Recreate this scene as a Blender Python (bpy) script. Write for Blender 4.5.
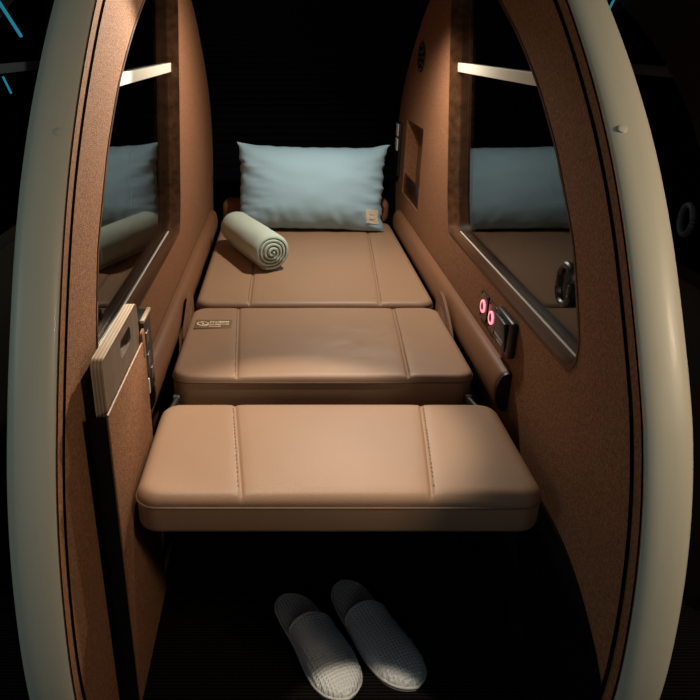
import bpy, bmesh, math, random
import numpy as np
from mathutils import Vector, Matrix, noise
random.seed(7)
C = bpy.context.scene.collection
SC = bpy.context.scene
for o in list(bpy.data.objects):
    bpy.data.objects.remove(o)

# ------------------------------------------------------------------ camera, light, exposure
cam = bpy.data.objects.new('camera', bpy.data.cameras.new('camera'))
C.objects.link(cam)
cam.data.sensor_width = 36
cam.data.lens = 36
cam.data.shift_x = 66 / 700
cam.data.clip_start = .01
cam.location = (-.077, 0, 1.03)
cam.rotation_euler = (math.pi / 2 - math.atan(310 / 700), 0, 0)
SC.camera = cam
SC.view_settings.view_transform = 'Standard'
SC.view_settings.look = 'None'
SC.view_settings.exposure = 0
SC.view_settings.gamma = 1
SC.view_settings.use_curve_mapping = False

wd = bpy.data.worlds.new('dark_room')
SC.world = wd
wd.use_nodes = True
wd.node_tree.nodes['Background'].inputs[0].default_value = (.35, .7, 1, 1)
wd.node_tree.nodes['Background'].inputs[1].default_value = .03


def lamp(name, kind, loc, target, energy, color, **kw):
    d = bpy.data.lights.new(name, kind)
    d.energy = energy
    d.color = color
    for k, v in kw.items():
        setattr(d, k, v)
    o = bpy.data.objects.new(name, d)
    C.objects.link(o)
    o.location = loc
    o.rotation_euler = (Vector(target) - Vector(loc)).to_track_quat('-Z', 'Y').to_euler()
    return o


lamp('pod_reading_light', 'SPOT', (.14, 1.86, 1.17), (-.12, 1.80, .4), 25, (1, .91, .78),
     shadow_soft_size=.025, spot_size=math.radians(165), spot_blend=.7)
lamp('pod_side_light', 'SPOT', (-.02, 1.78, 1.19), (-.343, .93, .84), 75, (1, .88, .70),
     shadow_soft_size=.015, spot_size=math.radians(42), spot_blend=.5)
lamp('ceiling_spotlight', 'SPOT', (-.03, 1.16, 2.35), (-.055, 1.035, .42), 150, (1, .90, .76),
     shadow_soft_size=.03, spot_size=math.radians(19.5), spot_blend=.5)
lamp('slipper_toe_fill', 'SPOT', (.10, .25, 1.3), (.055, .722, 0), 42, (1, .88, .70),
     shadow_soft_size=.01, spot_size=math.radians(14.5), spot_blend=.15)  # unseen spot, added to light the slipper toes
lamp('left_rim_teal_fill', 'AREA', (-1.7, .1, 1.4), (-.36, .75, .7), 2.8, (.76, .95, .86), size=.5)  # unseen fill, added to tint the left rim teal
lamp('slipper_front_fill', 'AREA', (-.3, -1.3, 1.1), (0, .9, .1), 1.5, (.88, .96, 1), size=.8)  # unseen cool fill behind the camera, added to lift the slippers
lamp('right_rim_warm_fill', 'AREA', (.98, .28, 1.25), (.37, .75, .7), 6, (1, .80, .56), size=.2)  # unseen warm fill, added to brighten the right rim


# ------------------------------------------------------------------ materials
def mat(name, color, rough=.5, metal=0, bump=0, bscale=200, var=0, vscale=8, coat=0, emit=None, estr=0, spec=.5, sheen=0):
    m = bpy.data.materials.new(name)
    m.use_nodes = True
    nt = m.node_tree
    b = nt.nodes['Principled BSDF']
    b.inputs['Base Color'].default_value = (*color, 1)
    b.inputs['Roughness'].default_value = rough
    b.inputs['Metallic'].default_value = metal
    b.inputs['Coat Weight'].default_value = coat
    b.inputs['Specular IOR Level'].default_value = spec
    if sheen:
        b.inputs['Sheen Weight'].default_value = sheen
    tc = nt.nodes.new('ShaderNodeTexCoord')
    if var:
        n = nt.nodes.new('ShaderNodeTexNoise')
        n.inputs['Scale'].default_value = vscale
        n.inputs['Detail'].default_value = 5
        nt.links.new(tc.outputs['Object'], n.inputs['Vector'])
        r = nt.nodes.new('ShaderNodeValToRGB')
        r.color_ramp.elements[0].position = .3
        r.color_ramp.elements[1].position = .7
        r.color_ramp.elements[0].color = (*[c * (1 - var) for c in color], 1)
        r.color_ramp.elements[1].color = (*[min(1, c * (1 + var)) for c in color], 1)
        nt.links.new(n.outputs['Fac'], r.inputs['Fac'])
        nt.links.new(r.outputs['Color'], b.inputs['Base Color'])
    if bump:
        n = nt.nodes.new('ShaderNodeTexNoise')
        n.inputs['Scale'].default_value = bscale
        n.inputs['Detail'].default_value = 3
        nt.links.new(tc.outputs['Object'], n.inputs['Vector'])
        bp = nt.nodes.new('ShaderNodeBump')
        bp.inputs['Strength'].default_value = bump
        bp.inputs['Distance'].default_value = .002
        nt.links.new(n.outputs['Fac'], bp.inputs['Height'])
        nt.links.new(bp.outputs['Normal'], b.inputs['Normal'])
    if emit:
        b.inputs['Emission Color'].default_value = (*emit, 1)
        b.inputs['Emission Strength'].default_value = estr
    return m


def wood(name, c1, c2, scale, rough, axis='X', coat=0):
    m = mat(name, c1, rough, coat=coat)
    nt = m.node_tree
    tc = nt.nodes.new('ShaderNodeTexCoord')
    mp = nt.nodes.new('ShaderNodeMapping')
    mp.inputs['Scale'].default_value = scale
    n = nt.nodes.new('ShaderNodeTexNoise')
    n.inputs['Scale'].default_value = 1
    n.inputs['Detail'].default_value = 6
    r = nt.nodes.new('ShaderNodeValToRGB')
    r.color_ramp.elements[0].position = .3
    r.color_ramp.elements[1].position = .7
    r.color_ramp.elements[0].color = (*c1, 1)
    r.color_ramp.elements[1].color = (*c2, 1)
    nt.links.new(tc.outputs['Object'], mp.inputs['Vector'])
    nt.links.new(mp.outputs['Vector'], n.inputs['Vector'])
    nt.links.new(n.outputs['Fac'], r.inputs['Fac'])
    nt.links.new(r.outputs['Color'], nt.nodes['Principled BSDF'].inputs['Base Color'])
    return m


def glass_mat():
    m = bpy.data.materials.new('window_glass')
    m.use_nodes = True
    nt = m.node_tree
    nt.nodes.remove(nt.nodes['Principled BSDF'])
    out = nt.nodes['Material Output']
    lw = nt.nodes.new('ShaderNodeLayerWeight')
    lw.inputs['Blend'].default_value = .5
    pw = nt.nodes.new('ShaderNodeMath')
    pw.operation = 'POWER'
    pw.inputs[1].default_value = 4.5
    mu = nt.nodes.new('ShaderNodeMath')
    mu.operation = 'MULTIPLY_ADD'
    mu.inputs[1].default_value = .8
    mu.inputs[2].default_value = .035
    tr = nt.nodes.new('ShaderNodeBsdfTransparent')
    tr.inputs[0].default_value = (.62, .68, .72, 1)
    gl = nt.nodes.new('ShaderNodeBsdfGlossy')
    gl.inputs['Roughness'].default_value = .0
    mx = nt.nodes.new('ShaderNodeMixShader')
    nt.links.new(lw.outputs['Facing'], pw.inputs[0])
    nt.links.new(pw.outputs[0], mu.inputs[0])
    nt.links.new(mu.outputs[0], mx.inputs[0])
    nt.links.new(tr.outputs[0], mx.inputs[1])
    nt.links.new(gl.outputs[0], mx.inputs[2])
    nt.links.new(mx.outputs[0], out.inputs['Surface'])
    return m


def waffle_mat(name, color, cell):
    m = mat(name, color, .9)
    nt = m.node_tree
    tc = nt.nodes.new('ShaderNodeTexCoord')
    sp = nt.nodes.new('ShaderNodeSeparateXYZ')
    nt.links.new(tc.outputs['Object'], sp.inputs[0])
    outs = []
    for k in (0, 1):
        a = nt.nodes.new('ShaderNodeMath')
        a.operation = 'MULTIPLY'
        a.inputs[1].default_value = 2 * math.pi / cell
        s = nt.nodes.new('ShaderNodeMath')
        s.operation = 'SINE'
        nt.links.new(sp.outputs[k], a.inputs[0])
        nt.links.new(a.outputs[0], s.inputs[0])
        outs.append(s)
    mx = nt.nodes.new('ShaderNodeMath')
    mx.operation = 'MAXIMUM'
    nt.links.new(outs[0].outputs[0], mx.inputs[0])
    nt.links.new(outs[1].outputs[0], mx.inputs[1])
    bp = nt.nodes.new('ShaderNodeBump')
    bp.inputs['Strength'].default_value = .6
    bp.inputs['Distance'].default_value = .002
    nt.links.new(mx.outputs[0], bp.inputs['Height'])
    nt.links.new(bp.outputs['Normal'], nt.nodes['Principled BSDF'].inputs['Normal'])
    return m


def carpet_mat():
    m = mat('dark_carpet', (.022, .020, .019), .95, spec=.1)
    nt = m.node_tree
    tc = nt.nodes.new('ShaderNodeTexCoord')
    wv = nt.nodes.new('ShaderNodeTexWave')
    wv.bands_direction = 'Y'
    wv.inputs['Scale'].default_value = 45
    wv.inputs['Distortion'].default_value = 1.2
    wv.inputs['Detail'].default_value = 3
    wv.inputs['Detail Scale'].default_value = 4
    r = nt.nodes.new('ShaderNodeValToRGB')
    r.color_ramp.elements[0].color = (.004, .0035, .003, 1)
    r.color_ramp.elements[1].color = (.014, .0115, .009, 1)
    nt.links.new(tc.outputs['Object'], wv.inputs['Vector'])
    nt.links.new(wv.outputs['Fac'], r.inputs['Fac'])
    nt.links.new(r.outputs['Color'], nt.nodes['Principled BSDF'].inputs['Base Color'])
    bp = nt.nodes.new('ShaderNodeBump')
    bp.inputs['Strength'].default_value = .6
    bp.inputs['Distance'].default_value = .03
    nt.links.new(wv.outputs['Fac'], bp.inputs['Height'])
    nt.links.new(bp.outputs['Normal'], nt.nodes['Principled BSDF'].inputs['Normal'])
    return m


M = {}
M['suede'] = mat('brown_suede', (.235, .104, .049), .85, bump=1.0, bscale=520, var=.34, vscale=230, spec=.2)
M['leather'] = mat('tan_leather', (.35, .21, .128), .45, bump=.25, bscale=700, var=.03, vscale=6, spec=.35)
M['leather_brown'] = mat('brown_leather', (.20, .088, .040), .5, bump=.25, bscale=700, spec=.35)
M['stitch'] = mat('brown_thread', (.17, .10, .06), .8)
M['piping'] = mat('leather_piping', (.20, .12, .075), .5)
M['black'] = mat('black_plastic', (.008, .008, .008), .4)
M['black_gloss'] = mat('black_gloss', (.006, .006, .007), .15)
M['dark_base'] = mat('black_fabric', (.007, .006, .006), .9, spec=.1)
M['flat_black'] = mat('flat_black_sheet', (.006, .005, .005), .9, spec=.05)  # flat black of the far wall and the foot rest shadow sheet
M['rubber'] = mat('black_rubber', (.003, .003, .003), 1, spec=0)
M['cream'] = mat('cream_lacquer', (.60, .56, .45), .45, coat=.05)
M['rail'] = mat('cream_rail', (.80, .74, .62), .4)
M['tambour'] = mat('navy_black_tambour', (.0012, .0016, .0035), .8, spec=.03)
M['pillow'] = mat('blue_grey_linen', (.31, .46, .54), .9, bump=.25, bscale=900, spec=.1)
M['towel'] = mat('pale_green_fleece', (.47, .54, .46), .95, bump=.5, bscale=500, spec=.1)
M['slipper'] = waffle_mat('white_waffle_cloth', (.80, .79, .77), .0062)
M['slipper_edge'] = mat('white_binding', (.66, .63, .58), .9)
M['rubber_sole'] = mat('grey_foam_sole', (.35, .34, .32), .9)
M['wood'] = wood('brown_veneer', (.045, .019, .009), (.115, .05, .022), (60, 3, 60), .4)
M['wood'].node_tree.nodes['Principled BSDF'].inputs['Specular IOR Level'].default_value = .1
M['ply'] = wood('tray_wood', (.075, .05, .035), (.13, .09, .06), (60, 60, 4), .45)
M['ply_edge'] = mat('tray_edge_pale', (.46, .34, .22), .5)
M['ply_dark'] = mat('tray_edge_dark', (.30, .20, .125), .5)
M['steel'] = mat('brushed_steel', (.78, .74, .68), .45, metal=.2)
M['steel_dark'] = mat('dark_steel', (.22, .22, .22), .4, metal=1)
M['tag'] = mat('tan_tag', (.66, .58, .44), .8)
M['tag_dark'] = mat('tan_print', (.50, .42, .30), .8)
M['label'] = mat('tan_label', (.22, .12, .06), .45)
M['print'] = mat('cream_print', (.88, .74, .54), .5)
M['white'] = mat('white_plastic', (.75, .72, .66), .4)
M['grey_print'] = mat('grey_print', (.5, .47, .44), .6)
M['red_led'] = mat('red_led_ring', (.3, .02, .03), .4, emit=(1, .16, .2), estr=3.0)
M['brown_plate'] = mat('dark_brown_plate', (.035, .014, .01), .25)
M['cyan'] = mat('cyan_neon', (.0, .2, .3), .4, emit=(.05, .55, .8), estr=.3)
M['pod_dark'] = mat('unlit_pod_shell', (.03, .022, .014), .6, spec=.2)  # shell and rim coloured dark so the neighbouring pods look unlit
M['pod_rail'] = mat('pod_unlit_rail', (.08, .08, .08), .5)  # rail colour darkened to look unlit
M['glass'] = glass_mat()
M['carpet'] = carpet_mat()


# ------------------------------------------------------------------ helpers
def empty(name, loc, label=None, cat=None, group=None, kind=None):
    o = bpy.data.objects.new(name, None)
    C.objects.link(o)
    o.location = loc
    o.empty_display_size = .05
    return tag(o, label, cat, group, kind)


def tag(o, label=None, cat=None, group=None, kind=None):
    for k, v in (('label', label), ('category', cat), ('group', group), ('kind', kind)):
        if v:
            o[k] = v
    return o


def obj(name, v, f, m, parent=None, smooth=True, mats=None, fm=None, angle=35):
    """verts in world coordinates; parent offset is taken off so parts sit right under their thing"""
    me = bpy.data.meshes.new(name)
    off = Vector((0, 0, 0))
    p = parent
    while p is not None:
        off += p.location
        p = p.parent
    if parent is None:
        arr = np.array([tuple(q) for q in v], float)
        base = Vector(((arr[:, 0].min() + arr[:, 0].max()) / 2, (arr[:, 1].min() + arr[:, 1].max()) / 2, arr[:, 2].min()))
    else:
        arr = np.array([tuple(q) for q in v], float)
        base = Vector(((arr[:, 0].min() + arr[:, 0].max()) / 2, (arr[:, 1].min() + arr[:, 1].max()) / 2, (arr[:, 2].min() + arr[:, 2].max()) / 2))
    me.from_pydata([tuple(Vector(q) - base) for q in v], [], f)
    for mm in (mats or [m]):
        me.materials.append(mm)
    if fm:
        for i, k in enumerate(fm):
            me.polygons[i].material_index = k
    me.update()
    bm = bmesh.new()
    bm.from_mesh(me)
    bmesh.ops.recalc_face_normals(bm, faces=bm.faces)
    bm.to_mesh(me)
    bm.free()
    if smooth:
        me.shade_smooth()
        me.set_sharp_from_angle(angle=math.radians(angle))
    o = bpy.data.objects.new(name, me)
    C.objects.link(o)
    o.parent = parent
    o.location = base - off
    return o


class MB:
    """collects shapes into one mesh"""
    def __init__(s):
        s.v, s.f, s.m = [], [], []

    def add(s, v, f, k=0):
        n = len(s.v)
        s.v += [tuple(q) for q in v]
        s.f += [tuple(i + n for i in q) for q in f]
        s.m += [k] * len(f)
        return s

    def box(s, x0, x1, y0, y1, z0, z1, r=0, k=0, seg=3, mtx=None):
        bm = bmesh.new()
        bmesh.ops.create_cube(bm, size=1)
        bmesh.ops.scale(bm, vec=(x1 - x0, y1 - y0, z1 - z0), verts=bm.verts)
        if r:
            bmesh.ops.bevel(bm, geom=bm.edges[:], offset=r, segments=seg, profile=.5, affect='EDGES')
        bmesh.ops.translate(bm, vec=((x0 + x1) / 2, (y0 + y1) / 2, (z0 + z1) / 2), verts=bm.verts)
        if mtx:
            bmesh.ops.transform(bm, matrix=mtx, verts=bm.verts)
        bm.verts.index_update()
        s.add([q.co[:] for q in bm.verts], [[q.index for q in fc.verts] for fc in bm.faces], k)
        bm.free()
        return s

    def tube(s, pts, r, n=8, closed=False, k=0):
        pts = [Vector(p) for p in pts]
        N = len(pts)
        V, F = [], []
        up = Vector((0, 0, 1))
        for i, p in enumerate(pts):
            if closed:
                t = pts[(i + 1) % N] - pts[i - 1]
            else:
                t = pts[min(i + 1, N - 1)] - pts[max(i - 1, 0)]
            t.normalize()
            a = t.cross(up)
            if a.length < .05:
                a = t.cross(Vector((1, 0, 0)))
            a.normalize()
            b = t.cross(a)
            rr = r[i] if isinstance(r, (list, tuple)) else r
            for j in range(n):
                g = 2 * math.pi * j / n
                V.append(p + a * math.cos(g) * rr + b * math.sin(g) * rr)
        for i in range(N if closed else N - 1):
            for j in range(n):
                i2 = (i + 1) % N
                F.append((i * n + j, i * n + (j + 1) % n, i2 * n + (j + 1) % n, i2 * n + j))
        if not closed:
            F.append(tuple(range(n))[::-1])
            F.append(tuple((N - 1) * n + j for j in range(n)))
        return s.add(V, F, k)

    def prism(s, poly, axis, a0, a1, k=0, side=None):
        """poly 2-D in the other two axes, extruded along axis from a0 to a1"""
        def P(u, v, a):
            return {'X': (a, u, v), 'Y': (u, a, v), 'Z': (u, v, a)}[axis]
        n = len(poly)
        V = [P(u, v, a0) for u, v in poly] + [P(u, v, a1) for u, v in poly]
        F = [tuple(range(n)), tuple(range(n, 2 * n))]
        s.add(V, F, k)
        s.add(V, [(i, (i + 1) % n, n + (i + 1) % n, n + i) for i in range(n)], k if side is None else side)
        return s

    def build(s, name, m, parent=None, mats=None, smooth=True, angle=35):
        return obj(name, s.v, s.f, m, parent, smooth, mats, s.m if mats else None, angle)


def rrect(cx, cy, w_, h_, r, n=5):
    out = []
    for sx, sy, a in ((1, 1, 0), (-1, 1, 90), (-1, -1, 180), (1, -1, 270)):
        for i in range(n + 1):
            g = math.radians(a + 90 * i / n)
            out.append((cx + sx * (w_ / 2 - r) + r * math.cos(g), cy + sy * (h_ / 2 - r) + r * math.sin(g)))
    return out


def ellipse(cx, cy, a, b, n=24):
    return [(cx + a * math.cos(2 * math.pi * i / n), cy + b * math.sin(2 * math.pi * i / n)) for i in range(n)]


def smooth_poly(pts, n=160, it=30):
    """resample a polyline evenly and relax its corners"""
    p = np.array(pts, float)
    d = np.r_[0, np.cumsum(np.hypot(*np.diff(p, axis=0).T))]
    t = np.linspace(0, d[-1], n)
    q = np.c_[np.interp(t, d, p[:, 0]), np.interp(t, d, p[:, 1])]
    for _ in range(it):
        q[1:-1] = .5 * q[1:-1] + .25 * (q[:-2] + q[2:])
    return q


# ------------------------------------------------------------------ pod profile (side view, Y depth / Z up)
def wx(z, side=0):
    return .343


def ysh(y, z, side):
    # the two side plates are racked a finger's width against each other towards the top front
    return side * .055 * max(z - .62, 0) * min(max((2.0 - y) / .8, 0), 1)


PROFILE = smooth_poly([(.70, .012), (.655, .12), (.628, .26), (.646, .43), (.667, .515), (.70, .603), (.769, .714), (.821, .794),
                       (.858, .843), (.901, .892), (.975, .963), (1.005, .988), (1.127, 1.083), (1.26, 1.165), (1.44, 1.24),
                       (1.70, 1.29), (1.92, 1.27), (2.14, 1.21), (2.34, 1.13), (2.53, 1.0), (2.65, .9), (2.72, .78), (2.73, .65),
                       (2.69, .52), (2.63, .37), (2.52, .2), (2.34, .012)], 320, 50)
IA = int(np.argmax(PROFILE[:, 1]))
zf, yf = PROFILE[:IA + 1, 1], PROFILE[:IA + 1, 0]
zr, yr = PROFILE[IA:, 1][::-1], PROFILE[IA:, 0][::-1]
ZTOP = float(PROFILE[IA, 1])
front = lambda z: float(np.interp(z, zf, yf))
rear = lambda z: float(np.interp(z, zr, yr))

WINF = smooth_poly([(.935, .583), (.915, .592), (.908, .612), (.913, .64), (.930, .672), (.978, .757), (1.032, .812), (1.098, .878), (1.165, .928),
                    (1.22, .966), (1.30, 1.010), (1.38, 1.05), (1.50, 1.10), (1.62, 1.145), (1.75, 1.175), (1.89, 1.185)], 110, 5)
WINR = smooth_poly([(1.735, .583), (1.758, .592), (1.773, .612), (1.80, .66), (1.88, .89), (1.95, 1.10), (1.957, 1.145), (1.94, 1.175), (1.89, 1.185)], 80, 3)
ZW0, ZW1 = .583, 1.185


def win_iv(z):
    return float(np.interp(z, WINF[:, 1], WINF[:, 0])), float(np.interp(z, WINR[:, 1], WINR[:, 0]))


def plate(side, holes, z0=.012, x_off=0, y_off=0, thick=.05, inner=0., lower=None):
    """one side plate of the pod with real openings. holes: (z0, z1, fn)"""
    own = 1 if x_off == 0 else 0
    zs = list(np.linspace(z0, 1.1, 90)) + [ZTOP - (ZTOP - 1.1) * (1 - t) ** 2 for t in np.linspace(0, 1, 22)]
    for h in holes:
        zs += [h[0], h[1]]
        for _ in range(1):
            zs += list(h[0] + (h[1] - h[0]) * (.5 - .5 * np.cos(np.linspace(0, math.pi, 36))))
    zs = sorted(set(np.round(zs, 4)))
    mb = MB()

    def ivs(z, act):
        e = [front(z) if lower is None else front(z)]
        for h in act:
            e += list(h[2](z))
        e.append(rear(z))
        return [(e[i], e[i + 1]) for i in range(0, len(e), 2)]
    for a, b in zip(zs[:-1], zs[1:]):
        mid = (a + b) / 2
        act = sorted([h for h in holes if h[0] < mid < h[1]], key=lambda h: h[2](mid)[0])
        A, B = ivs(a, act), ivs(b, act)
        for (p, q), (r, s_) in zip(A, B):
            n = 10 if len(A) == 1 else 6
            for i in range(n):
                y00, y01 = p + (q - p) * i / n, p + (q - p) * (i + 1) / n
                y10, y11 = r + (s_ - r) * i / n, r + (s_ - r) * (i + 1) / n
                for X in (inner, inner + thick):
                    xa, xb = side * (wx(a, side * own) + X) + x_off, side * (wx(b, side * own) + X) + x_off
                    mb.add([(xa, y00 + y_off, a), (xa, y01 + y_off, a), (xb, y11 + y_off, b), (xb, y10 + y_off, b)], [(0, 1, 2, 3)])
            for (ya, yb) in ((p, r), (q, s_)):
                mb.add([(side * (wx(a, side * own) + inner) + x_off, ya + y_off, a), (side * (wx(a, side * own) + inner + thick) + x_off, ya + y_off, a),
                        (side * (wx(b, side * own) + inner + thick) + x_off, yb + y_off, b), (side * (wx(b, side * own) + inner) + x_off, yb + y_off, b)], [(0, 1, 2, 3)])
    # weld
    bm = bmesh.new()
    vs = [bm.verts.new(q) for q in mb.v]
    for fc in mb.f:
        bm.faces.new([vs[i] for i in fc])
    bmesh.ops.remove_doubles(bm, verts=bm.verts, dist=.00005)
    if own:
        for q in bm.verts:
            q.co.y += ysh(q.co.y, q.co.z, side)
    bm.verts.index_update()
    out = ([q.co[:] for q in bm.verts], [[q.index for q in fc.verts] for fc in bm.faces if fc.calc_area() > 1e-10])
    bm.free()
    return out


def sweep(side, prof, path=None, x_off=0, y_off=0, closed=False):
    """prof: (u outward in X, v outward from the outline) points, swept along a path in Y/Z"""
    P = PROFILE if path is None else np.asarray(path)
    N = len(P)
    V, F = [], []
    k = len(prof)
    for i in range(N):
        if closed:
            t = P[(i + 1) % N] - P[i - 1]
        else:
            t = P[min(i + 1, N - 1)] - P[max(i - 1, 0)]
        t = t / np.hypot(*t)
        nrm = np.array([-t[1], t[0]])          # left of travel = outward for a front-up-over-back path
        for u, v in prof:
            q = P[i] + nrm * v
            V.append((side * (wx(P[i][1], side * (x_off == 0)) + u) + x_off, q[0] + y_off + (ysh(q[0], q[1], side) if x_off == 0 else 0), q[1]))
    for i in range(N if closed else N - 1):
        for j in range(k):
            i2 = (i + 1) % N
            F.append((i * k + j, i * k + (j + 1) % k, i2 * k + (j + 1) % k, i2 * k + j))
    if not closed:
        F.append(tuple(range(k)))
        F.append(tuple((N - 1) * k + j for j in range(k)))
    return V, F


RIM = [(.0005, -.02), (.0005, -.0005), (.004, .0035), (.012, .0078), (.02, .0095), (.032, .0105), (.044, .0095), (.053, .006), (.0575, .001), (.059, -.006), (.059, -.03), (.051, -.03), (.051, -.02)]

# ------------------------------------------------------------------ structure
fl = MB().box(-3, 3, -1.5, 6, -.05, 0).build('floor', M['carpet'], smooth=False)
tag(fl, kind='structure')

NZ0, NZ1, NY0, NY1 = .535, .785, 2.19, 2.50
niche_hole = (NZ0, NZ1, lambda z: (NY0, NY1))
win_hole = (ZW0, ZW1, win_iv)
walls = {}
for side, nm in ((-1, 'wall_left'), (1, 'wall_right')):
    v, f = plate(side, [win_hole] + ([niche_hole] if side > 0 else []))
    wo = obj(nm, v, f, M['suede'], None, True, angle=30)
    tag(wo, kind='structure')
    walls[side] = wo
    # black slot that the roll cover runs in, a finger in from the edge
    v, f = sweep(side, [(-.0006, -.031), (-.0006, -.0225), (.004, -.0225), (.004, -.031)], PROFILE[4:-4])
    obj('cover_track', v, f, M['rubber'], wo)
    v, f = sweep(side, [(-.0004, -.004), (-.0004, -.0005), (.0025, -.0005), (.0025, -.004)], PROFILE)
    obj('edge_gasket', v, f, M['rubber'], wo)
    # cream lacquered edge band
    v, f = sweep(side, RIM)
    tr = obj('trim_1' if side < 0 else 'trim_2', v, f, M['cream'], None, True, angle=60)
    tag(tr, kind='structure')
    i = int(np.argmin(np.hypot(PROFILE[:IA, 0] - .925, PROFILE[:IA, 1] - .922)))
    t = PROFILE[i + 1] - PROFILE[i - 1]
    t /= np.hypot(*t)
    nrm = Vector((0, -t[1], t[0]))
    tv = Vector((0, t[0], t[1]))
    cpos = Vector((side * (wx(PROFILE[i][1], side) + .017), PROFILE[i][0] + ysh(PROFILE[i][0], PROFILE[i][1], side), PROFILE[i][1])) + nrm * .0085
    mb = MB()
    ring = []
    for rr, hh in ((.0062, .0), (.0062, .0014), (.0052, .002)):
        ring.append([cpos + nrm * hh + (Vector((1, 0, 0)) * math.cos(g) + tv * math.sin(g)) * rr for g in np.linspace(0, 2 * math.pi, 20, endpoint=False)])
    V = sum(ring, [])
    F = [(a * 20 + j, a * 20 + (j + 1) % 20, a * 20 + 20 + (j + 1) % 20, a * 20 + 20 + j) for a in (0, 1) for j in range(20)] + [tuple(range(40, 60))]
    mb.add(V, F)
    mb.build('screw_cap', M['cream'], tr)

# the niche is a recess in the right wall
mb = MB()
xi, xo = .343 - .0, .343 + .046
wn = wx((NZ0 + NZ1) / 2)
for a in (0,):
    mb.box(xo - .003, xo + .004, NY0 - .004, NY1 + .004, NZ0 - .004, NZ1 + .004)
    mb.box(.3425, xo, NY0 - .004, NY0 + .001, NZ0 - .004, NZ1 + .004)
    mb.box(.3425, xo, NY1 - .001, NY1 + .004, NZ0 - .004, NZ1 + .004)
    mb.box(.3425, xo, NY0 - .004, NY1 + .004, NZ0 - .004, NZ0 + .001)
    mb.box(.3425, xo, NY0 - .004, NY1 + .004, NZ1 - .001, NZ1 + .004)
nich = mb.build('wall_niche', M['suede'], walls[1], smooth=False)
mb = MB().box(.346, .352, NY0, NY1, NZ0 + .001, NZ0 + .068, .0015)
mb.build('pocket_lip', M['brown_plate'], nich)

# black sheet low on the right wall, put in for the foot rest's cast shadow
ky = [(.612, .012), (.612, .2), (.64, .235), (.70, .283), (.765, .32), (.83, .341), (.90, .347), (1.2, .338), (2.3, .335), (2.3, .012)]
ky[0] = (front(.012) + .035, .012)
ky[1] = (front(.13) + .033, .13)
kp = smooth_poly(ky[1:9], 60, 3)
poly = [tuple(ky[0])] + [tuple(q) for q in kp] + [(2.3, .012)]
MB().prism(poly, 'X', .338, .3425).build('footrest_shadow_sheet', M['flat_black'], walls[1], smooth=False)

# roll cover: ribbed shutter that closes the back and runs up over the head end
i0 = int(np.argmin(abs(PROFILE[:IA, 0] - 1.28)))
path = smooth_poly([tuple(q) for q in PROFILE[i0:-3]], 1500, 10)
prof_v = []
s_ = np.r_[0, np.cumsum(np.hypot(*np.diff(path, axis=0).T))]
V, F = [], []
for i, p in enumerate(path):
    t = path[min(i + 1, len(path) - 1)] - path[max(i - 1, 0)]
    t = t / np.hypot(*t)
    nrm = np.array([t[1], -t[0]])
    d = .027 - .006 * abs(math.sin(math.pi * s_[i] / .03)) ** .6
    q = p + nrm * d
    q2 = p + nrm * .012
    wl_, wr_ = wx(p[1], -1) + .0008, wx(p[1], 1) + .0008
    V += [(-wl_, q[0] + ysh(*q, -1), q[1]), (wr_, q[0] + ysh(*q, 1), q[1]), (wr_, q2[0] + ysh(*q2, 1), q2[1]), (-wl_, q2[0] + ysh(*q2, -1), q2[1])]
for i in range(len(path) - 1):
    for j in range(4):
        F.append((i * 4 + j, i * 4 + (j + 1) % 4, i * 4 + 4 + (j + 1) % 4, i * 4 + 4 + j))
icut = next(i for i in range(len(path)) if path[i][0] > 1.6 and path[i][1] < 1.0)
ilow = next(i for i in range(len(path)) if path[i][0] > 1.6 and path[i][1] < .43)
for nm, j0, j1 in (('ceiling', 0, icut), ('wall_back', icut, ilow), ('wall_back_lower', ilow, len(path) - 1)):  # all three are lengths of the one roll cover
    VV = V[j0 * 4:(j1 + 1) * 4]
    n = j1 - j0
    FF = [(i * 4 + j, i * 4 + (j + 1) % 4, i * 4 + 4 + (j + 1) % 4, i * 4 + 4 + j) for i in range(n) for j in range(4)]
    FF += [(0, 1, 2, 3), (n * 4, n * 4 + 1, n * 4 + 2, n * 4 + 3)]
    tag(obj(nm, VV, FF, M['tambour'], None, True, angle=70), kind='structure')


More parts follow.
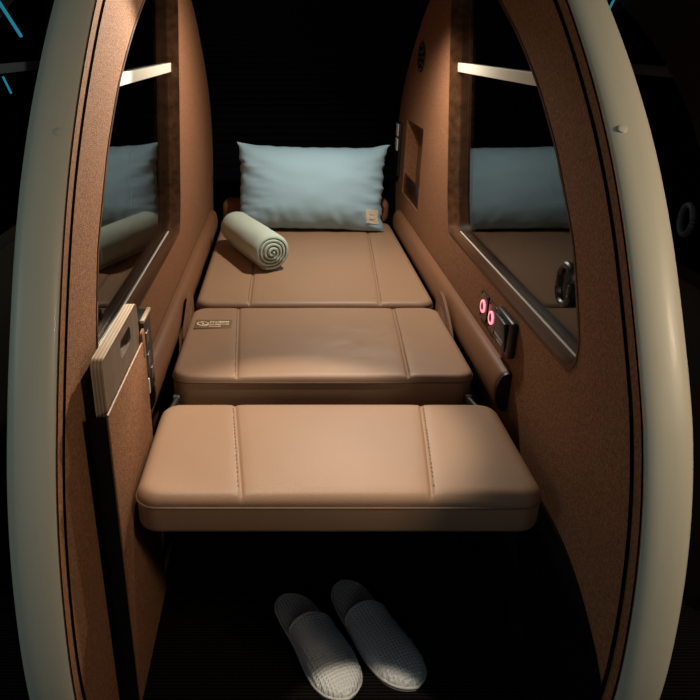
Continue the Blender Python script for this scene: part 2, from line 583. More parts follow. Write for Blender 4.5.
# ------------------------------------------------------------------ windows
loop = np.r_[WINF, WINR[::-1][1:]]                  # front side up, over, rear side down (closed along the sill)
sill_n = 40
sill = np.c_[np.linspace(WINR[0][0], WINF[0][0], sill_n + 2)[1:-1], np.full(sill_n, ZW0)]
loop = np.r_[loop, sill]
for side, nm in ((-1, 'window_1'), (1, 'window_2')):
    we = empty(nm, (side * .343, 1.35, ZW0), kind='structure')
    # veneer lining of the opening
    V, F = sweep(side, [(-.0012, .0015), (-.0012, -.004), (.047, -.004), (.047, .0015)], loop, closed=True)
    obj('window_frame', V, F, M['wood'], we, True, angle=50)
    # pane
    mb = MB()
    zs = sorted(set(list(np.round(ZW0 + .0035 + (ZW1 - ZW0 - .008) * (.5 - .5 * np.cos(np.linspace(0, math.pi, 50))), 5))))
    for a, b in zip(zs[:-1], zs[1:]):
        (p, q), (r, t) = win_iv(a), win_iv(b)
        g = .0035
        p += g; q -= g; r += g; t -= g
        for X in (.027, .031):
            mb.add([(side * (wx(a, side) + X), p, a), (side * (wx(a, side) + X), q, a), (side * (wx(b, side) + X), t, b), (side * (wx(b, side) + X), r, b)], [(0, 1, 2, 3)])
    mb.v = [(x, y + ysh(y, z, side), z) for x, y, z in mb.v]
    obj('pane', mb.v, mb.f, M['glass'], we, True, angle=180)
    # steel channel under the pane
    MB().box(side * .3687 - .0009, side * .3687 + .0009, .935, 1.738, ZW0 + .003, ZW0 + .0058).build('glass_channel', M['steel'], we, smooth=False)
    # pale rail across the window
    zz = .967
    fy, ry = win_iv(zz)
    mb = MB().box(side * (wx(zz, side) + .0225) - .004, side * (wx(zz, side) + .0225) + .004, fy - .0, ry, zz - .0105, zz + .0105, .001)
    mb.build('window_rail', M['rail'], we)
    if side > 0:
        pts = [(.364, y, z) for y, z in rrect(1.045, .679, .05, .062, .024, 10)]
        MB().tube(pts, .006, 10, True).build('pull_handle', M['black'], we)


# ------------------------------------------------------------------ recliner
def cushion(x0, x1, y0, y1, z0, z1, r, seams, crown=.006, rc=.03, sag=0, wr=0, tilt=0, taper=0):
    """leather pad: rounded box with corner radius rc in plan, seams = list of ((xfront, xback))"""
    def dense(a, b, n, e):
        t = np.linspace(0, 1, n)
        inner_ = np.linspace(a + e, b - e, n)
        edge = e * (1 - np.cos(np.linspace(0, math.pi / 2, 7)))[:-1]
        return np.r_[a + edge, inner_, (b - edge)[::-1]]
    xs = dense(x0, x1, 90, .03)
    for sm in seams:
        c = (sm[0] + sm[1]) / 2
        xs = np.r_[xs, np.linspace(c - .03, c + .03, 36)]
    xs = np.array(sorted(set(np.round(xs, 5))))
    ys = dense(y0, y1, 40, .03)
    nx, ny = len(xs), len(ys)
    cx, cy = (x0 + x1) / 2, (y0 + y1) / 2
    hx, hy = (x1 - x0) / 2, (y1 - y0) / 2

    def edge_d(x, y):
        # distance inside the rounded rectangle
        qx, qy = abs(x - cx) - (hx - rc), abs(y - cy) - (hy - rc)
        return -(math.hypot(max(qx, 0), max(qy, 0)) + min(max(qx, qy), 0) - rc)
    top, bot = [], []
    for y in ys:
        for x in xs:
            # pull corners in to round the plan
            qx, qy = abs(x - cx) - (hx - rc), abs(y - cy) - (hy - rc)
            X, Y = x, y
            if qx > 0 and qy > 0:
                m_ = max(qx, qy) / math.hypot(qx, qy)
                X = cx + math.copysign(hx - rc + qx * m_, x - cx)
                Y = cy + math.copysign(hy - rc + qy * m_, y - cy)
            d = max(edge_d(X, Y), 0)
            e = min(d / r, 1)
            roll = r * (1 - math.sqrt(max(0, 1 - (1 - e) ** 2)))
            u, v_ = (X - cx) / hx, (Y - cy) / hy
            z = z1 - roll + crown * (1 - u * u) * (1 - v_ * v_) * 1.0 - crown * .5
            t = (Y - y0) / (y1 - y0)
            for (a, b) in seams:
                ds = X - (a + (b - a) * t)
                z -= .0036 * math.exp(-(ds / .0032) ** 2) * min(1, e * 1.5)
                z -= .0014 * math.exp(-(ds / .012) ** 2) * min(1, e * 1.5)
            if wr:
                q = noise.noise(Vector((X * 9 + Y * 6, Y * 16 - X * 8, wr)))
                q2 = noise.noise(Vector((X * 26 + Y * 16, Y * 44 - X * 26, wr + 3)))
                m_ = math.exp(-((X - .09) / .11) ** 2 - ((Y - cy) / .13) ** 2)
                z += (.0028 * q + .0016 * q2) * m_
                z += .0015 * noise.noise(Vector((X * 5, Y * 6, wr + 9)))
            z += tilt * (Y - y1)
            top.append((X, Y, z))
            ro = .55 * r
            e2 = min(d / ro, 1)
            bot.append((X, Y, z0 + ro * (1 - math.sqrt(max(0, 1 - (1 - e2) ** 2)))))
    V = top[:]
    F = []
    n = nx * ny
    for j in range(ny - 1):
        for i in range(nx - 1):
            F.append((j * nx + i, j * nx + i + 1, (j + 1) * nx + i + 1, (j + 1) * nx + i))
    V += bot
    for j in range(ny - 1):
        for i in range(nx - 1):
            F.append((n + j * nx + i, n + (j + 1) * nx + i, n + (j + 1) * nx + i + 1, n + j * nx + i + 1))
    b = [i for i in range(nx)] + [j * nx + nx - 1 for j in range(1, ny)] + [(ny - 1) * nx + i for i in range(nx - 2, -1, -1)] + [j * nx for j in range(ny - 2, 0, -1)]
    for i in range(len(b)):
        p, q = b[i], b[(i + 1) % len(b)]
        F.append((p, q, n + q, n + p))
    rim_pts = [V[i] for i in b]
    zat = lambda X, Y: top[int(np.argmin(abs(ys - Y))) * nx + int(np.argmin(abs(xs - X)))][2]
    return V, F, rim_pts, zat


rec = empty('reclining_seat', (0, 1.7, 0), 'tan leather reclining seat laid flat as a three-piece bed inside the sleeping pod', 'reclining seat')
specs = [('foot_cushion', -.3010, .313, .853, 1.148, .348, .42, .018, [(-.139, -.168), (.141, .176)], 2, .036),
         ('seat_cushion', -.304, .308, 1.254, 1.652, .335, .42, .011, [(-.171, -.190), (.171, .196)], 5, .04),
         ('back_cushion', -.306, .311, 1.680, 2.55, .335, .42, .016, [(-.165, -.165), (.168, .225)], 8, .04)]
zat_seat = None
for nm, x0, x1, y0, y1, z0, z1, r, seams, wr, rc in specs:
    V, F, rimp, zat = cushion(x0, x1, y0, y1, z0, z1, r, seams, wr=wr if nm == 'seat_cushion' else 0, rc=rc, crown=.006)
    co = obj(nm, V, F, M['leather'], rec, True, angle=60)
    if nm == 'seat_cushion':
        zat_seat, seat_o = zat, co
    # piping round the lower edge of the top panel
    zp = z1 - r - .006
    pts = [(p[0] + math.copysign(.0005, p[0]), p[1], zp) for p in rimp[::2]]
    MB().tube(pts, .0022, 6, True).build('piping', M['piping'], co)
    # thread: small stitches beside each seam
    for a, b in seams:
        mb = MB()
        L = y1 - y0
        n = int(L / .011)
        for k in range(2, n - 1):
            t = (k + .5) / n
            if nm == 'back_cushion' and t > .75:
                continue
            X = a + (b - a) * t + math.copysign(.0042, a)
            Y = y0 + L * t
            z = zat(X, Y) + .0003
            mb.box(X - .0009, X + .0009, Y - .0032, Y + .0032, z - .0012, z + .0004)
        mb.build('stitching', M['stitch'], co, smooth=False)
# leather head rest ledge behind the pillow
mb = MB().box(-.300, .304, 2.512, 2.592, .415, .505, .03, seg=6)
mb.build('head_rest', M['leather_brown'], rec)
# black seat box
mb = MB()
mb.box(-.285, .285, 1.26, 2.27, .05, .34, .004)
mb.box(-.27, .27, 1.3, 2.22, .0, .05)
mb.build('seat_base', M['dark_base'], rec)
mb = MB().box(-.285, .285, .90, 1.27, .325, .347, .003)  # foot support, carried back to block light through the gap between cushions
mb.build('foot_support_light_block', M['black'], rec)
for s in (-1, 1):
    mb = MB()
    mt = Matrix.Translation((s * .2905, 1.19, .378)) @ Matrix.Rotation(math.radians(-12), 4, 'X')
    mb.box(-.004, .004, -.075, .075, -.012, .012, .003, mtx=mt)
    mb.prism(ellipse(1.245, .372, .009, .009, 14), 'X', s * .285, s * .298)
    mb.build('hinge_arm', M['steel_dark'], rec)
# leather tabs standing up between seat and back cushions
for s in (-1, 1):
    mb = MB()
    poly = [(1.455, .385)] + [(1.46 + .0, .41), (1.49, .428), (1.53, .447), (1.57, .463), (1.60, .470), (1.625, .468), (1.64, .458), (1.647, .44), (1.65, .41), (1.65, .385)]
    q = smooth_poly(poly, 40, 3)
    mb.prism([tuple(p) for p in q], 'X', s * .3025, s * .3085)
    q2 = [(1.515, .409), (1.55, .426), (1.59, .440), (1.605, .438), (1.61, .428), (1.595, .415), (1.55, .404)]
    tb = mb.build('leather_tab', M['leather_brown'], rec)
    MB().prism(q2, 'X', s * .3018, s * .3024).build('tab_slot', M['piping'], tb, smooth=False)

# label patch stitched on the seat cushion
zl = zat_seat(-.24, 1.528)
lab = MB().box(-.286, -.2, 1.500, 1.556, zl - .003, zl + .0012, .001)
lo = lab.build('label_patch', M['label'], seat_o)
mb = MB()
zt = zl + .0012


def stroke(mb, pts, r):
    mb.tube([(x, y, zt) for x, y in pts], r, 6)


cx, cy = -.268, 1.527
arc = lambda a0, a1, ra, rb, n=12, ox=0, oy=0: [(cx + ox + ra * math.cos(math.radians(a0 + (a1 - a0) * i / n)), cy + oy + rb * math.sin(math.radians(a0 + (a1 - a0) * i / n))) for i in range(n + 1)]
stroke(mb, arc(190, 350, .0125, .013), .0023)
stroke(mb, arc(200, 340, .009, .007, oy=-.002), .0016)
stroke(mb, arc(20, 160, .006, .008, oy=.006), .0018)
stroke(mb, arc(60, 200, .005, .007, ox=-.008, oy=.002), .0015)
stroke(mb, arc(-20, 120, .005, .007, ox=.008, oy=.002), .0015)
stroke(mb, [(cx, cy - .004), (cx + .001, cy + .008)], .0014)
rng = random.Random(3)
for row, (yy, hh, x_end, lw) in enumerate(((1.5385, .0085, -.2045, .0015), (1.5245, .0055, -.2065, .0011), (1.5125, .0045, -.222, .0009))):
    x = -.2515
    while x < x_end - .003:
        wdt = hh * .45
        kind = rng.randint(0, 3)
        sl = hh * .18
        if kind == 0:
            stroke(mb, [(x, yy - hh / 2), (x + sl, yy + hh / 2)], lw)
            stroke(mb, [(x + wdt, yy - hh / 2), (x + wdt + sl, yy + hh / 2)], lw)
            stroke(mb, [(x + sl / 2, yy), (x + wdt + sl / 2, yy)], lw)
        elif kind == 1:
            stroke(mb, [(x + wdt + sl, yy + hh / 2), (x + sl, yy + hh / 2), (x, yy - hh / 2), (x + wdt, yy - hh / 2)], lw)
        elif kind == 2:
            stroke(mb, [(x, yy - hh / 2), (x + wdt / 2 + sl, yy + hh / 2), (x + wdt, yy - hh / 2)], lw)
        else:
            stroke(mb, [(x + sl, yy + hh / 2), (x, yy - hh / 2), (x + wdt, yy - hh / 2), (x + wdt + sl, yy + hh / 2), (x + sl, yy + hh / 2)], lw)
        x += wdt + hh * .3
mb.build('label_print', M['print'], lo)

# ------------------------------------------------------------------ padded bolsters along both walls
for s, lab_ in ((-1, 'long brown leather bolster along the left wall beside the leather tray pocket'),
                (1, 'long brown leather bolster along the right wall under the lit sockets')):
    b = empty('side_bolster', (s * .33, 1.8, .385), lab_, 'bolster', 'leather bolsters along the pod walls')
    y0, y1 = (1.165, 2.52)
    V, F = [], []
    sec = []
    for i in range(20):
        g = -math.pi / 2 + math.pi * i / 19
        sec.append((.3415 - .026 * math.cos(g) ** .7 if math.cos(g) > 1e-6 else .3415, .430 + .041 * math.sin(g)))
    n = len(sec)
    ys = [y0, y0 + .002, y0 + .006, y0 + .014] + list(np.linspace(y0 + .03, y1 - .03, 30)) + [y1 - .01, y1]
    for y in ys:
        e = min((y - y0) / .014, (y1 - y) / .03, 1)
        k = .80 + .2 * math.sqrt(max(0, 1 - (1 - e) ** 2))
        for (x, z) in sec:
            V.append((s * (.3415 - (.3415 - x) * k), y, .430 + (z - .430) * (.93 + .07 * (k - .8) / .2)))
    for a in range(len(ys) - 1):
        for j in range(n):
            F.append((a * n + j, a * n + (j + 1) % n, (a + 1) * n + (j + 1) % n, (a + 1) * n + j))
    F += [tuple(range(n)), tuple((len(ys) - 1) * n + j for j in range(n))]
    obj('padding', V, F, M['leather_brown'], b, True, angle=50)
    mb = MB()
    V = [(s * x, y0 - dy, z) for dy in (0, .008) for x, z in [(.3415 - (.3415 - a) * .96, .430 + (c - .430) * .97) for a, c in sec]]
    F = [tuple(range(n)), tuple(range(n, 2 * n))] + [(j, (j + 1) % n, n + (j + 1) % n, n + j) for j in range(n)]
    obj('end_cap', V, F, M['black'], b, True)

# ------------------------------------------------------------------ pillow
pil = empty('pillow', (0, 2.44, .42), 'blue-grey linen pillow leaning against the dark ribbed back', 'pillow')


def pillow_mesh(w_, h_, t_):
    nu, nv = 84, 56
    fr, bk = [], []
    for j in range(nv + 1):
        for i in range(nu + 1):
            u, v = -1 + 2 * i / nu, -1 + 2 * j / nv
            # outline: sides pull in, corners stay out as ears
            x = u * w_ / 2 * (1 - .065 * (1 - v ** 4))
            z = v * h_ / 2 * (1 - .10 * (1 - u ** 4) * (1 if v < 0 else .9))
            ew = noise.noise(Vector((v * 7, u * .5, 3.1))) * .007 * abs(u) ** 8 + noise.noise(Vector((v * 10, 1, 5.1))) * .005 * abs(u) ** 8
            x += ew
            z += noise.noise(Vector((u * 6, 9.1, 0))) * .004 * abs(v) ** 8
            prof_ = max(0, (1 - abs(u) ** 3.0)) ** .62 * max(0, (1 - abs(v) ** 2.6)) ** .62
            # wrinkles gathering from the side seams and lower edge
            a = abs(u) ** 3
            q = .013 * a * noise.noise(Vector((u * 2.2, v * 5 + u * 2, 1.3 + (u > 0)))) + .006 * a * noise.noise(Vector((u * 4, v * 9, 7)))
            c = max(0, -v) ** 3
            q += .016 * c * noise.noise(Vector((u * 8 + v * 2, v * 1.6, 4.4))) + .003 * noise.noise(Vector((u * 3, v * 3, 2)))
            e = min(1, (1 - abs(u)) * 14) * min(1, (1 - abs(v)) * 10)
            d = t_ / 2 * prof_ + q * e
            fr.append((x, -max(d, .0012 * e), z))
            bk.append((x, max(t_ / 2 * prof_ * .9, .0012 * e), z))
    return fr, bk, nu, nv


fr, bk, nu, nv = pillow_mesh(.522, .302, .175)
lean = Matrix.Translation((.015, 2.395, .416)) @ Matrix.Rotation(math.radians(-14), 4, 'X') @ Matrix.Rotation(math.radians(1.2), 4, 'Y') @ Matrix.Translation((0, 0, .150))
V = [tuple(lean @ Vector(q)) for q in fr + bk]
n = (nu + 1) * (nv + 1)
F = []
W = nu + 1
for j in range(nv):
    for i in range(nu):
        F.append((j * W + i, j * W + i + 1, (j + 1) * W + i + 1, (j + 1) * W + i))
        F.append((n + j * W + i, n + (j + 1) * W + i, n + (j + 1) * W + i + 1, n + j * W + i + 1))
b = list(range(W)) + [j * W + nu for j in range(1, nv + 1)] + [nv * W + i for i in range(nu - 1, -1, -1)] + [j * W for j in range(nv - 1, 0, -1)]
for i in range(len(b)):
    p, q = b[i], b[(i + 1) % len(b)]
    F.append((p, q, n + q, n + p))
V = [(x, y, max(z, .4225)) for x, y, z in V]
pc = obj('pillow_case', V, F, M['pillow'], pil, True, angle=80)


def on_pillow(u, v, off=.001):
    i, j = (u + 1) / 2 * nu, (v + 1) / 2 * nv
    k = int(round(j)) * W + int(round(i))
    p = Vector(fr[k])
    return lean @ (p + Vector((0, -off, 0)))


# cloth tag near the lower right corner, following the case
gu, gv = np.linspace(.75, .93, 7), np.linspace(-.80, -.47, 7)
V = []
for off in (.0035, .001):
    for v_ in gv:
        for u_ in gu:
            i, j = (u_ + 1) / 2 * nu, (v_ + 1) / 2 * nv
            i0_, j0_ = int(i), int(j)
            fi, fj = i - i0_, j - j0_
            P = lambda a, b_: Vector(fr[b_ * W + a])
            p = (P(i0_, j0_) * (1 - fi) + P(i0_ + 1, j0_) * fi) * (1 - fj) + (P(i0_, j0_ + 1) * (1 - fi) + P(i0_ + 1, j0_ + 1) * fi) * fj
            V.append(tuple(lean @ (p + Vector((0, -off, 0)))))
F = []
for b_ in (0, 49):
    for j in range(6):
        for i in range(6):
            F.append((b_ + j * 7 + i, b_ + j * 7 + i + 1, b_ + j * 7 + 8 + i, b_ + j * 7 + 7 + i))
bb = list(range(7)) + [j * 7 + 6 for j in range(1, 7)] + [42 + i for i in range(5, -1, -1)] + [j * 7 for j in range(5, 0, -1)]
F += [(bb[i], bb[(i + 1) % 24], 49 + bb[(i + 1) % 24], 49 + bb[i]) for i in range(24)]
tg = obj('cloth_tag', V, F, M['tag'], pc, True)
tg['label'] = 'small tan cloth tag at the lower right corner of the pillow'

# faint woven mark in the middle of the tag
mk = [Vector(V[49 + j * 7 + i]) + Vector((0, -.0032, 0)) for j, i in ((2, 2), (2, 4), (4, 4), (4, 2), (2, 2))]
obj('tag_mark', *(lambda q: (q.v, q.f))(MB().tube(mk, .0016, 6)), M['tag_dark'], tg)

# ------------------------------------------------------------------ rolled blanket
a0, a1 = Vector((-.236, 2.225, .4805)), Vector((-.112, 1.925, .4805))
ax = (a1 - a0).normalized()
sx = ax.cross(Vector((0, 0, 1))).normalized()
L = (a1 - a0).length
turns, r_out, th_ = 4.6, .059, .0106
NT = 260
V, F = [], []
stations = [0, .003, .008, .02] + list(np.linspace(.05, L - .05, 14)) + [L - .02, L - .008, L - .003, L]
for st in stations:
    e = min(st, L - st)
    pinch = 1 - .10 * max(0, 1 - e / .02) ** 2
    for k in range(NT):
        t = k / (NT - 1)
        ang = -turns * 2 * math.pi * (1 - t) - math.radians(70)
        r = .004 + (r_out - .004) * t ** .92
        bulge = (.018 * (1 - t) ** 1.5) * (1 if st > L / 2 else -1) * max(0, 1 - e / .05)
        wob = 1 + .025 * noise.noise(Vector((math.cos(ang) * 1.5, st * 9, math.sin(ang) * 1.5)))
        for h in (0, 1):
            rim_e = max(0, 1 - e / .009)
            rr = (r - th_ * h * (1 - .35 * rim_e) - .002 * rim_e * (1 - h)) * wob * pinch
            rr = max(rr, .0008)
            p = a0 + ax * (st + bulge) + sx * (rr * math.cos(ang) * 1.03) + Vector((0, 0, rr * math.sin(ang) * .97))
            p.z = max(p.z, .4238)
            V.append(p)
S = NT * 2
for a in range(len(stations) - 1):
    for k in range(NT - 1):
        for h in (0, 1):
            F.append((a * S + k * 2 + h, a * S + k * 2 + 2 + h, (a + 1) * S + k * 2 + 2 + h, (a + 1) * S + k * 2 + h))
    for k in (0, NT - 1):
        F.append((a * S + k * 2, a * S + k * 2 + 1, (a + 1) * S + k * 2 + 1, (a + 1) * S + k * 2))
for a in (0, len(stations) - 1):
    for k in range(NT - 1):
        F.append((a * S + k * 2, a * S + k * 2 + 2, a * S + k * 2 + 3, a * S + k * 2 + 1))
bl = obj('rolled_blanket', V, F, M['towel'], None, True, angle=60)
tag(bl, 'pale green fleece blanket rolled up, lying in front of the pillow', 'blanket')

# ------------------------------------------------------------------ tray in its suede pocket on the left wall
pk = empty('tray_pocket', (-.322, .93, .15), 'flat brown suede pocket fixed low on the left wall', 'pocket')
mb = MB()
px0, px1 = -.3315, -.3065
py0, py1, pz0, pz1 = .80, 1.062, .05, .580
mb.box(px1 - .0035, px1, py0, py1, pz0, pz1, .0015)
mb.build('front_panel', M['suede'], pk)
MB().box(-.3425, px0, py0 + .01, py1, pz0, pz1 - .05, .001).build('back_panel', M['dark_base'], pk)
mb = MB()
mb.box(px0 - .001, px1 - .003, py0 + .001, py0 + .008, pz0, pz1 - .006, .001)
mb.box(px0 - .001, px1 - .003, py1 - .008, py1 - .001, pz0, pz1 - .006, .001)
mb.box(px0 - .001, px1 - .003, py0, py1, pz0, pz0 + .01, .001)
mb.build('side_gusset', M['dark_base'], pk)
MB().tube([(px1 - .0015, py0 + .001, pz1), (px1 - .0015, py1 - .002, pz1)], .0022, 8).build('edge_piping', M['leather_brown'], pk)
MB().box(px1 - .004, px1 + .0005, py1 - .02, py1 + .004, pz1 - .03, pz1 + .018, .004).build('retaining_loop', M['leather_brown'], pk)

ty0, ty1, tz0, tz1 = .815, 1.04, .18, .652
tx0, tx1 = -.3265, -.3105
mb = MB()
# board outline with a real grip slot: outer loop bridged to the slot loop
outer = rrect((ty0 + ty1) / 2, (tz0 + tz1) / 2, ty1 - ty0, tz1 - tz0, .012, 6)
slot = rrect(.948, .623, .070, .027, .009, 4)
bm = bmesh.new()


def ring_e(pts, x):
    vs = [bm.verts.new((x, a, b_)) for a, b_ in pts]
    es = [bm.edges.new((vs[i], vs[(i + 1) % len(vs)])) for i in range(len(vs))]
    return vs, es


o1, e1 = ring_e(outer, tx1)
s1, e2 = ring_e(slot, tx1)
bmesh.ops.triangle_fill(bm, edges=e1 + e2, use_beauty=True)
o2, e3 = ring_e(outer, tx0)
s2, e4 = ring_e(slot, tx0)
bmesh.ops.triangle_fill(bm, edges=e3 + e4, use_beauty=True)
for A, B in ((o1, o2), (s1, s2)):
    for i in range(len(A)):
        bm.faces.new((A[i], A[(i + 1) % len(A)], B[(i + 1) % len(A)], B[i]))
bm.verts.index_update()
trayt = empty('tray_table', (-.3195, .93, tz0), 'wooden tray board with a grip slot standing in the suede pocket', 'tray')
obj('board', [q.co[:] for q in bm.verts], [[q.index for q in fc.verts] for fc in bm.faces], M['ply'], trayt, False)
bm.free()
# striped plywood edging: alternating pale and dark plies round the visible edge
mb = MB()
k = 7
edge_path = [(ty0, .45)] + [p for p in rrect((ty0 + ty1) / 2, (tz0 + tz1) / 2, ty1 - ty0, tz1 - tz0, .012, 6)]
top_loop = [(ty0 - .0006, .40), (ty0 - .0006, tz1 - .012)] + [(ty0 + .012 - .0126 * math.cos(g), tz1 - .012 + .0126 * math.sin(g)) for g in np.linspace(.2, math.pi / 2, 6)] + [(ty1 - .012 + .0126 * math.sin(g), tz1 - .012 + .0126 * math.cos(g)) for g in np.linspace(0, math.pi / 2, 6)] + [(ty1 + .0006, .45)]
for i in range(k):
    xa, xb = tx0 + (tx1 - tx0) * i / k, tx0 + (tx1 - tx0) * (i + 1) / k
    V = []
    for (y, z) in top_loop:
        c = Vector((0, (ty0 + ty1) / 2 - y, .5 - z)).normalized() * .002
        V += [(xa, y, z), (xb, y, z), (xb, y + c.y, z + c.z), (xa, y + c.y, z + c.z)]
    F = []
    for q in range(len(top_loop) - 1):
        for j in range(4):
            F.append((q * 4 + j, q * 4 + (j + 1) % 4, q * 4 + 4 + (j + 1) % 4, q * 4 + 4 + j))
    mb.add(V, F, i % 2)
mb.build('plywood_edge', None, trayt, mats=[M['ply_edge'], M['ply_dark']], smooth=False)

# black fitting behind the tray
hp = empty('wall_bracket', (-.32, 1.135, .45), 'black metal bracket plate with pale edges behind the tray on left wall', 'bracket')
mb = MB().box(-.342, -.314, 1.095, 1.158, .455, .598, .003)
mb.build('plate', M['black'], hp)
mb = MB()
mb.box(-.319, -.3125, 1.093, 1.160, .594, .5995, .0008)
mb.build('top_edge', M['ply_edge'], hp)
for yy, zz in ((1.115, .56), (1.115, .52), (1.138, .485)):
    mb = MB()
    mb.box(-.315, -.3125, yy - .009, yy + .012, zz - .011, zz + .011, .001)
    mb.build('catch', M['steel_dark'], hp)
MB().box(-.3155, -.312, 1.094, 1.10, .462, .49, .0005).build('edge_clip', M['steel'], hp)

# ------------------------------------------------------------------ fittings on the right wall
for i, (yy, zz, lb) in enumerate(((1.372, .5225, 'red-lit charging socket on dark plate, the one farther from the black outlet box'),
                                  (1.309, .521, 'red-lit charging socket on dark plate, the one right beside the black outlet box'))):
    if i == 0:
        us = empty('charging_socket', (.343, yy, zz), lb, 'socket', 'red-lit charging sockets')
        MB().box(.3395, .3428, yy - .026, yy + .026, zz - .029, zz + .029, .001).build('plate', M['brown_plate'], us)
        for a in (-1, 1):
            for c in (-1, 1):
                mb = MB().prism(ellipse(yy + a * .021, zz + c * .024, .003, .003, 10), 'X', .3384, .3396)
                mb.build('screw', M['black'], us)
        MB().prism(ellipse(yy, zz, .009, .009, 20), 'X', .336, .3396).build('port', M['black'], us)
        pts = [(.3375, yy + .0115 * math.cos(g), zz + .0115 * math.sin(g)) for g in np.linspace(0, 2 * math.pi, 28, endpoint=False)]
        MB().tube(pts, .0024, 8, True).build('light_ring', M['red_led'], us)
        first = us
    else:
        c = first.copy()
        C.objects.link(c)
        c.location = (.343, yy, zz)
        c['label'] = lb
        for ch in list(first.children):
            d = ch.copy()
            C.objects.link(d)
            d.parent = c

ob = empty('power_outlet', (.343, 1.206, .497), 'black power outlet box with a flip cover on the right wall', 'power outlet')
MB().box(.329, .3428, 1.158, 1.255, .497, .567, .005).build('housing', M['black'], ob)
mt = Matrix.Translation((.328, 1.210, .532)) @ Matrix.Rotation(math.radians(-6), 4, 'Y')
fo = MB().box(-.004, .003, -.034, .028, -.028, .028, .002, mtx=mt).build('flip_cover', M['black'], ob)
mb = MB()
rng = random.Random(5)
for row, (zz, ya, yb) in enumerate(((-.012, -.022, .026), (-.0205, -.006, .020))):
    y = ya
    while y < yb:
        wdt = rng.choice((.003, .004, .0045))
        mb.box(-.0046, -.0038, -y - wdt + .004, -y + .004, zz - .0022, zz + .0022, mtx=mt)
        y += wdt + .0016
mb.build('cover_print', M['grey_print'], fo, smooth=False)

# speaker grille
sp = empty('speaker_grille', (wx(.982), 2.31, .982), 'round black speaker grille high on the right wall', 'speaker')
xg = wx(.982, 1)
mb = MB().prism(ellipse(2.31, .982, .052, .042, 32), 'X', xg - .004, xg + .003)
mb.build('disc', M['black'], sp)
mb = MB()
for rr, n in ((.018, 6), (.036, 10)):
    for j in range(n):
        g = 2 * math.pi * j / n
        mb.prism(ellipse(2.31 + 1.2 * rr * math.cos(g), .982 + rr * math.sin(g), .0055, .0045, 10), 'X', xg - .0056, xg - .0038)
mb.build('perforations', M['steel_dark'], sp)

# light switches beside the niche
sw = empty('switch_panel', (.343, 2.625, .58), 'narrow black switch panel with two white rockers near the right wall niche', 'switch panel')
MB().box(.333, .3425, 2.585, 2.665, .575, .76, .002).build('panel', M['black'], sw)
for zz in (.735, .685):
    MB().box(.329, .3335, 2.603, 2.647, zz - .021, zz + .021, .0015).build('rocker', M['white'], sw)


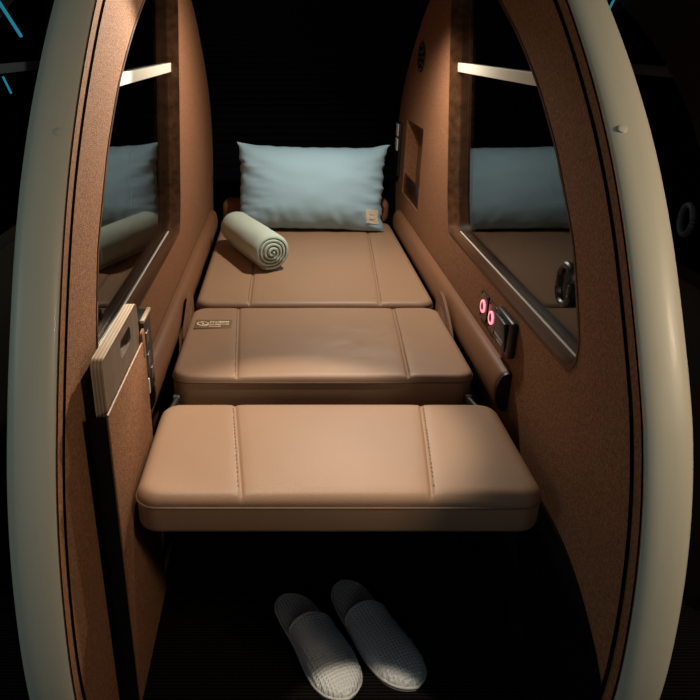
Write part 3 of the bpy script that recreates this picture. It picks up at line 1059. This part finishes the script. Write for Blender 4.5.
# ------------------------------------------------------------------ slippers
def slipper(heel, toe, label, foot):
    heel, toe = Vector(heel), Vector(toe)
    d = (toe - heel)
    Ls = d.length
    d.normalize()
    n = Vector((d.y, -d.x, 0))                 # to the wearer's ... one side of the sole
    root = empty('slipper', ((heel + toe) / 2).to_tuple(), label, 'slipper', 'pair of waffle slippers')
    root.rotation_euler = (0, 0, math.atan2(-d.x, d.y))
    NS = 48

    def half(t):   # half width along the sole, t 0 heel .. 1 toe
        base = np.interp(t, [0, .02, .06, .12, .25, .45, .6, .72, .85, .93, .98, 1],
                         [.0, .016, .027, .036, .040, .0415, .045, .0475, .044, .034, .018, .0])
        return float(base)
    curve = lambda t: foot * .006 * math.sin(math.pi * t)

    def place(x, y, z):
        return (x, y, z)

    def outline(scale=1., nn=60):
        ts = .5 - .5 * np.cos(np.linspace(0, math.pi, nn))
        R_ = [(half(t) * scale + curve(t), (t - .5) * Ls * (.985 if scale < 1 else 1)) for t in ts]
        L_ = [(-half(t) * scale + curve(t), (t - .5) * Ls * (.985 if scale < 1 else 1)) for t in ts]
        q = np.array(R_ + L_[::-1][1:-1])
        for _ in range(3):
            q = .5 * q + .25 * (np.roll(q, 1, 0) + np.roll(q, -1, 0))
        return [tuple(p) for p in q]

    def local(name, mb, m, parent, **k):
        me_o = mb.build(name, m, None, **k)
        base = me_o.location.copy()
        me_o.parent = parent
        me_o.location = base - (Vector((0, 0, 0)))
        return me_o
    oz = 0.
    s_ = local('sole', MB().prism(outline(), 'Z', .0005, .009), M['rubber_sole'], root)
    local('insole', MB().prism(outline(.93), 'Z', .0088, .0125), M['slipper'], root)
    local('binding', MB().tube([(x, y, .0095) for x, y in outline(1.0)], .003, 8, True), M['slipper_edge'], root)
    # vamp
    V, F = [], []
    na, nb = 40, 28
    for lay in (0, 1):
        for a in range(na + 1):
            for b_ in range(nb + 1):
                s = -1 + 2 * b_ / nb
                tm = .44 + .06 * (1 - s * s) * -1 - .04 * s
                t = tm + (.997 - tm) * (1 - (1 - a / na) ** 1.5)
                hw = max(half(t), .002) * 1.0
                hgt = float(np.interp(t, [.3, .45, .6, .75, .88, .95, 1], [.036, .037, .035, .031, .026, .020, .008]))
                g = s * math.pi / 2
                x = curve(t) + hw * math.copysign(abs(math.sin(g)) ** .9, g) * (1.02 - .0 * lay)
                crease = .0022 * math.exp(-((s + .05 * foot) / .10) ** 2) * max(0, 1 - (t - .35) / .5)
                z = .010 + hgt * max(0, math.cos(g)) ** .75 + crease - .0022 * lay
                flare = .004 * math.exp(-((a / na) / .06) ** 2)
                V.append((x * (1 - .03 * lay), (t - .5) * Ls, max(z + flare * math.cos(g), .0095)))
    W_ = nb + 1
    n2 = (na + 1) * W_
    for lay in (0, 1):
        for a in range(na):
            for b_ in range(nb):
                q = (a * W_ + b_, a * W_ + b_ + 1, (a + 1) * W_ + b_ + 1, (a + 1) * W_ + b_)
                F.append(tuple(i + lay * n2 for i in (q if not lay else q[::-1])))
    for b_ in range(nb):
        F.append((b_, n2 + b_, n2 + b_ + 1, b_ + 1))
    mb = MB().add(V, F)
    local('upper', mb, M['slipper'], root, angle=80)
    mb = MB().tube([(V[b_][0], V[b_][1], V[b_][2] - .001) for b_ in range(nb + 1)], .0019, 8)
    local('opening_binding', mb, M['slipper_edge'], root)
    return root


slipper((-.076, 1.088, .0), (.032, .846, .0), 'white waffle slipper on the left, its toe lit by an added spot', -1)
slipper((.041, 1.127, .0), (.151, .868, .0), 'white waffle slipper on the right, set slightly farther back', 1)

# ------------------------------------------------------------------ dark surroundings: neighbouring pods and neon
for s, lb in ((1, 'dark neighbouring sleeping pod seen beyond the right rim'),
              (-1, 'dark neighbouring sleeping pod seen beyond the left rim')):
    xo_, yo_ = s * 1.13, .36
    np_ = empty('sleeping_pod', (xo_, 1.7 + yo_, 0), lb, 'sleeping pod', 'neighbouring pods')
    v, f = plate(-s, [win_hole], x_off=xo_, y_off=yo_)
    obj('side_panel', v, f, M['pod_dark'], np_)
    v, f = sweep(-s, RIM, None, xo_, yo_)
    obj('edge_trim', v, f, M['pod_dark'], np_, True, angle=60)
    fy, ry = win_iv(.967)
    xr = xo_ - s * (wx(.967) + .03)
    MB().box(xr - .004, xr + .004, fy + yo_, ry + yo_, .956, .978, .001).build('window_rail', M['pod_rail'], np_)
    pts = [(xo_ - s * .40, 1.03 + yo_ + .022 * math.cos(g), .70 + .03 * math.sin(g)) for g in np.linspace(0, 2 * math.pi, 30, endpoint=False)]
    MB().tube(pts, .006, 8, True).build('pull_handle', M['pod_rail'], np_)
    # its roof and back so that it is a closed body
    V, F = [], []
    pp = PROFILE[40:-3:3]
    for p in pp:
        w_ = wx(p[1])
        V += [(xo_ - w_, p[0] + yo_, p[1]), (xo_ + w_, p[0] + yo_, p[1]), (xo_ + w_, p[0] + yo_ + .0, p[1] - .012), (xo_ - w_, p[0] + yo_, p[1] - .012)]
    for i in range(len(pp) - 1):
        for j in range(4):
            F.append((i * 4 + j, i * 4 + (j + 1) % 4, i * 4 + 4 + (j + 1) % 4, i * 4 + 4 + j))
    obj('roll_cover', V, F, M['tambour'], np_)
    v, f = plate(s, [win_hole], x_off=xo_, y_off=yo_)
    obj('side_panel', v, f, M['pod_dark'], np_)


wf = MB().box(-3, 3, 3.312, 3.4, 0, 3).build('wall_far', M['flat_black'], smooth=False)
tag(wf, kind='structure')


def ray_x(px, py, X):
    """where the line of sight meets the plane x = X (the neighbouring pods' side panels)"""
    c, s_ = math.cos(math.atan(310 / 700)), math.sin(math.atan(310 / 700))
    k = (py - 350) / 700
    zc = (X + .077) * 700 / (px - 284)
    return (X, zc * (c - k * s_), 1.03 - zc * (s_ + k * c))


for (a, b_, X, r, lb) in (((-14, -18), (21, 36), -.7255, .004, 'short cyan neon tube glowing in the dark, far upper left'),
                          ((3, 77), (11, 93), -.7255, .0025, 'small cyan neon tube below the larger one, upper left'),
                          ((624, -22), (607, 14), .7255, .003, 'cyan neon tube peeking out behind the right cream rim')):
    t = MB().tube([ray_x(*a, X), ray_x(*b_, X)], r, 10).build('neon_tube', M['cyan'])
    tag(t, lb, 'neon light', 'cyan neon tubes')
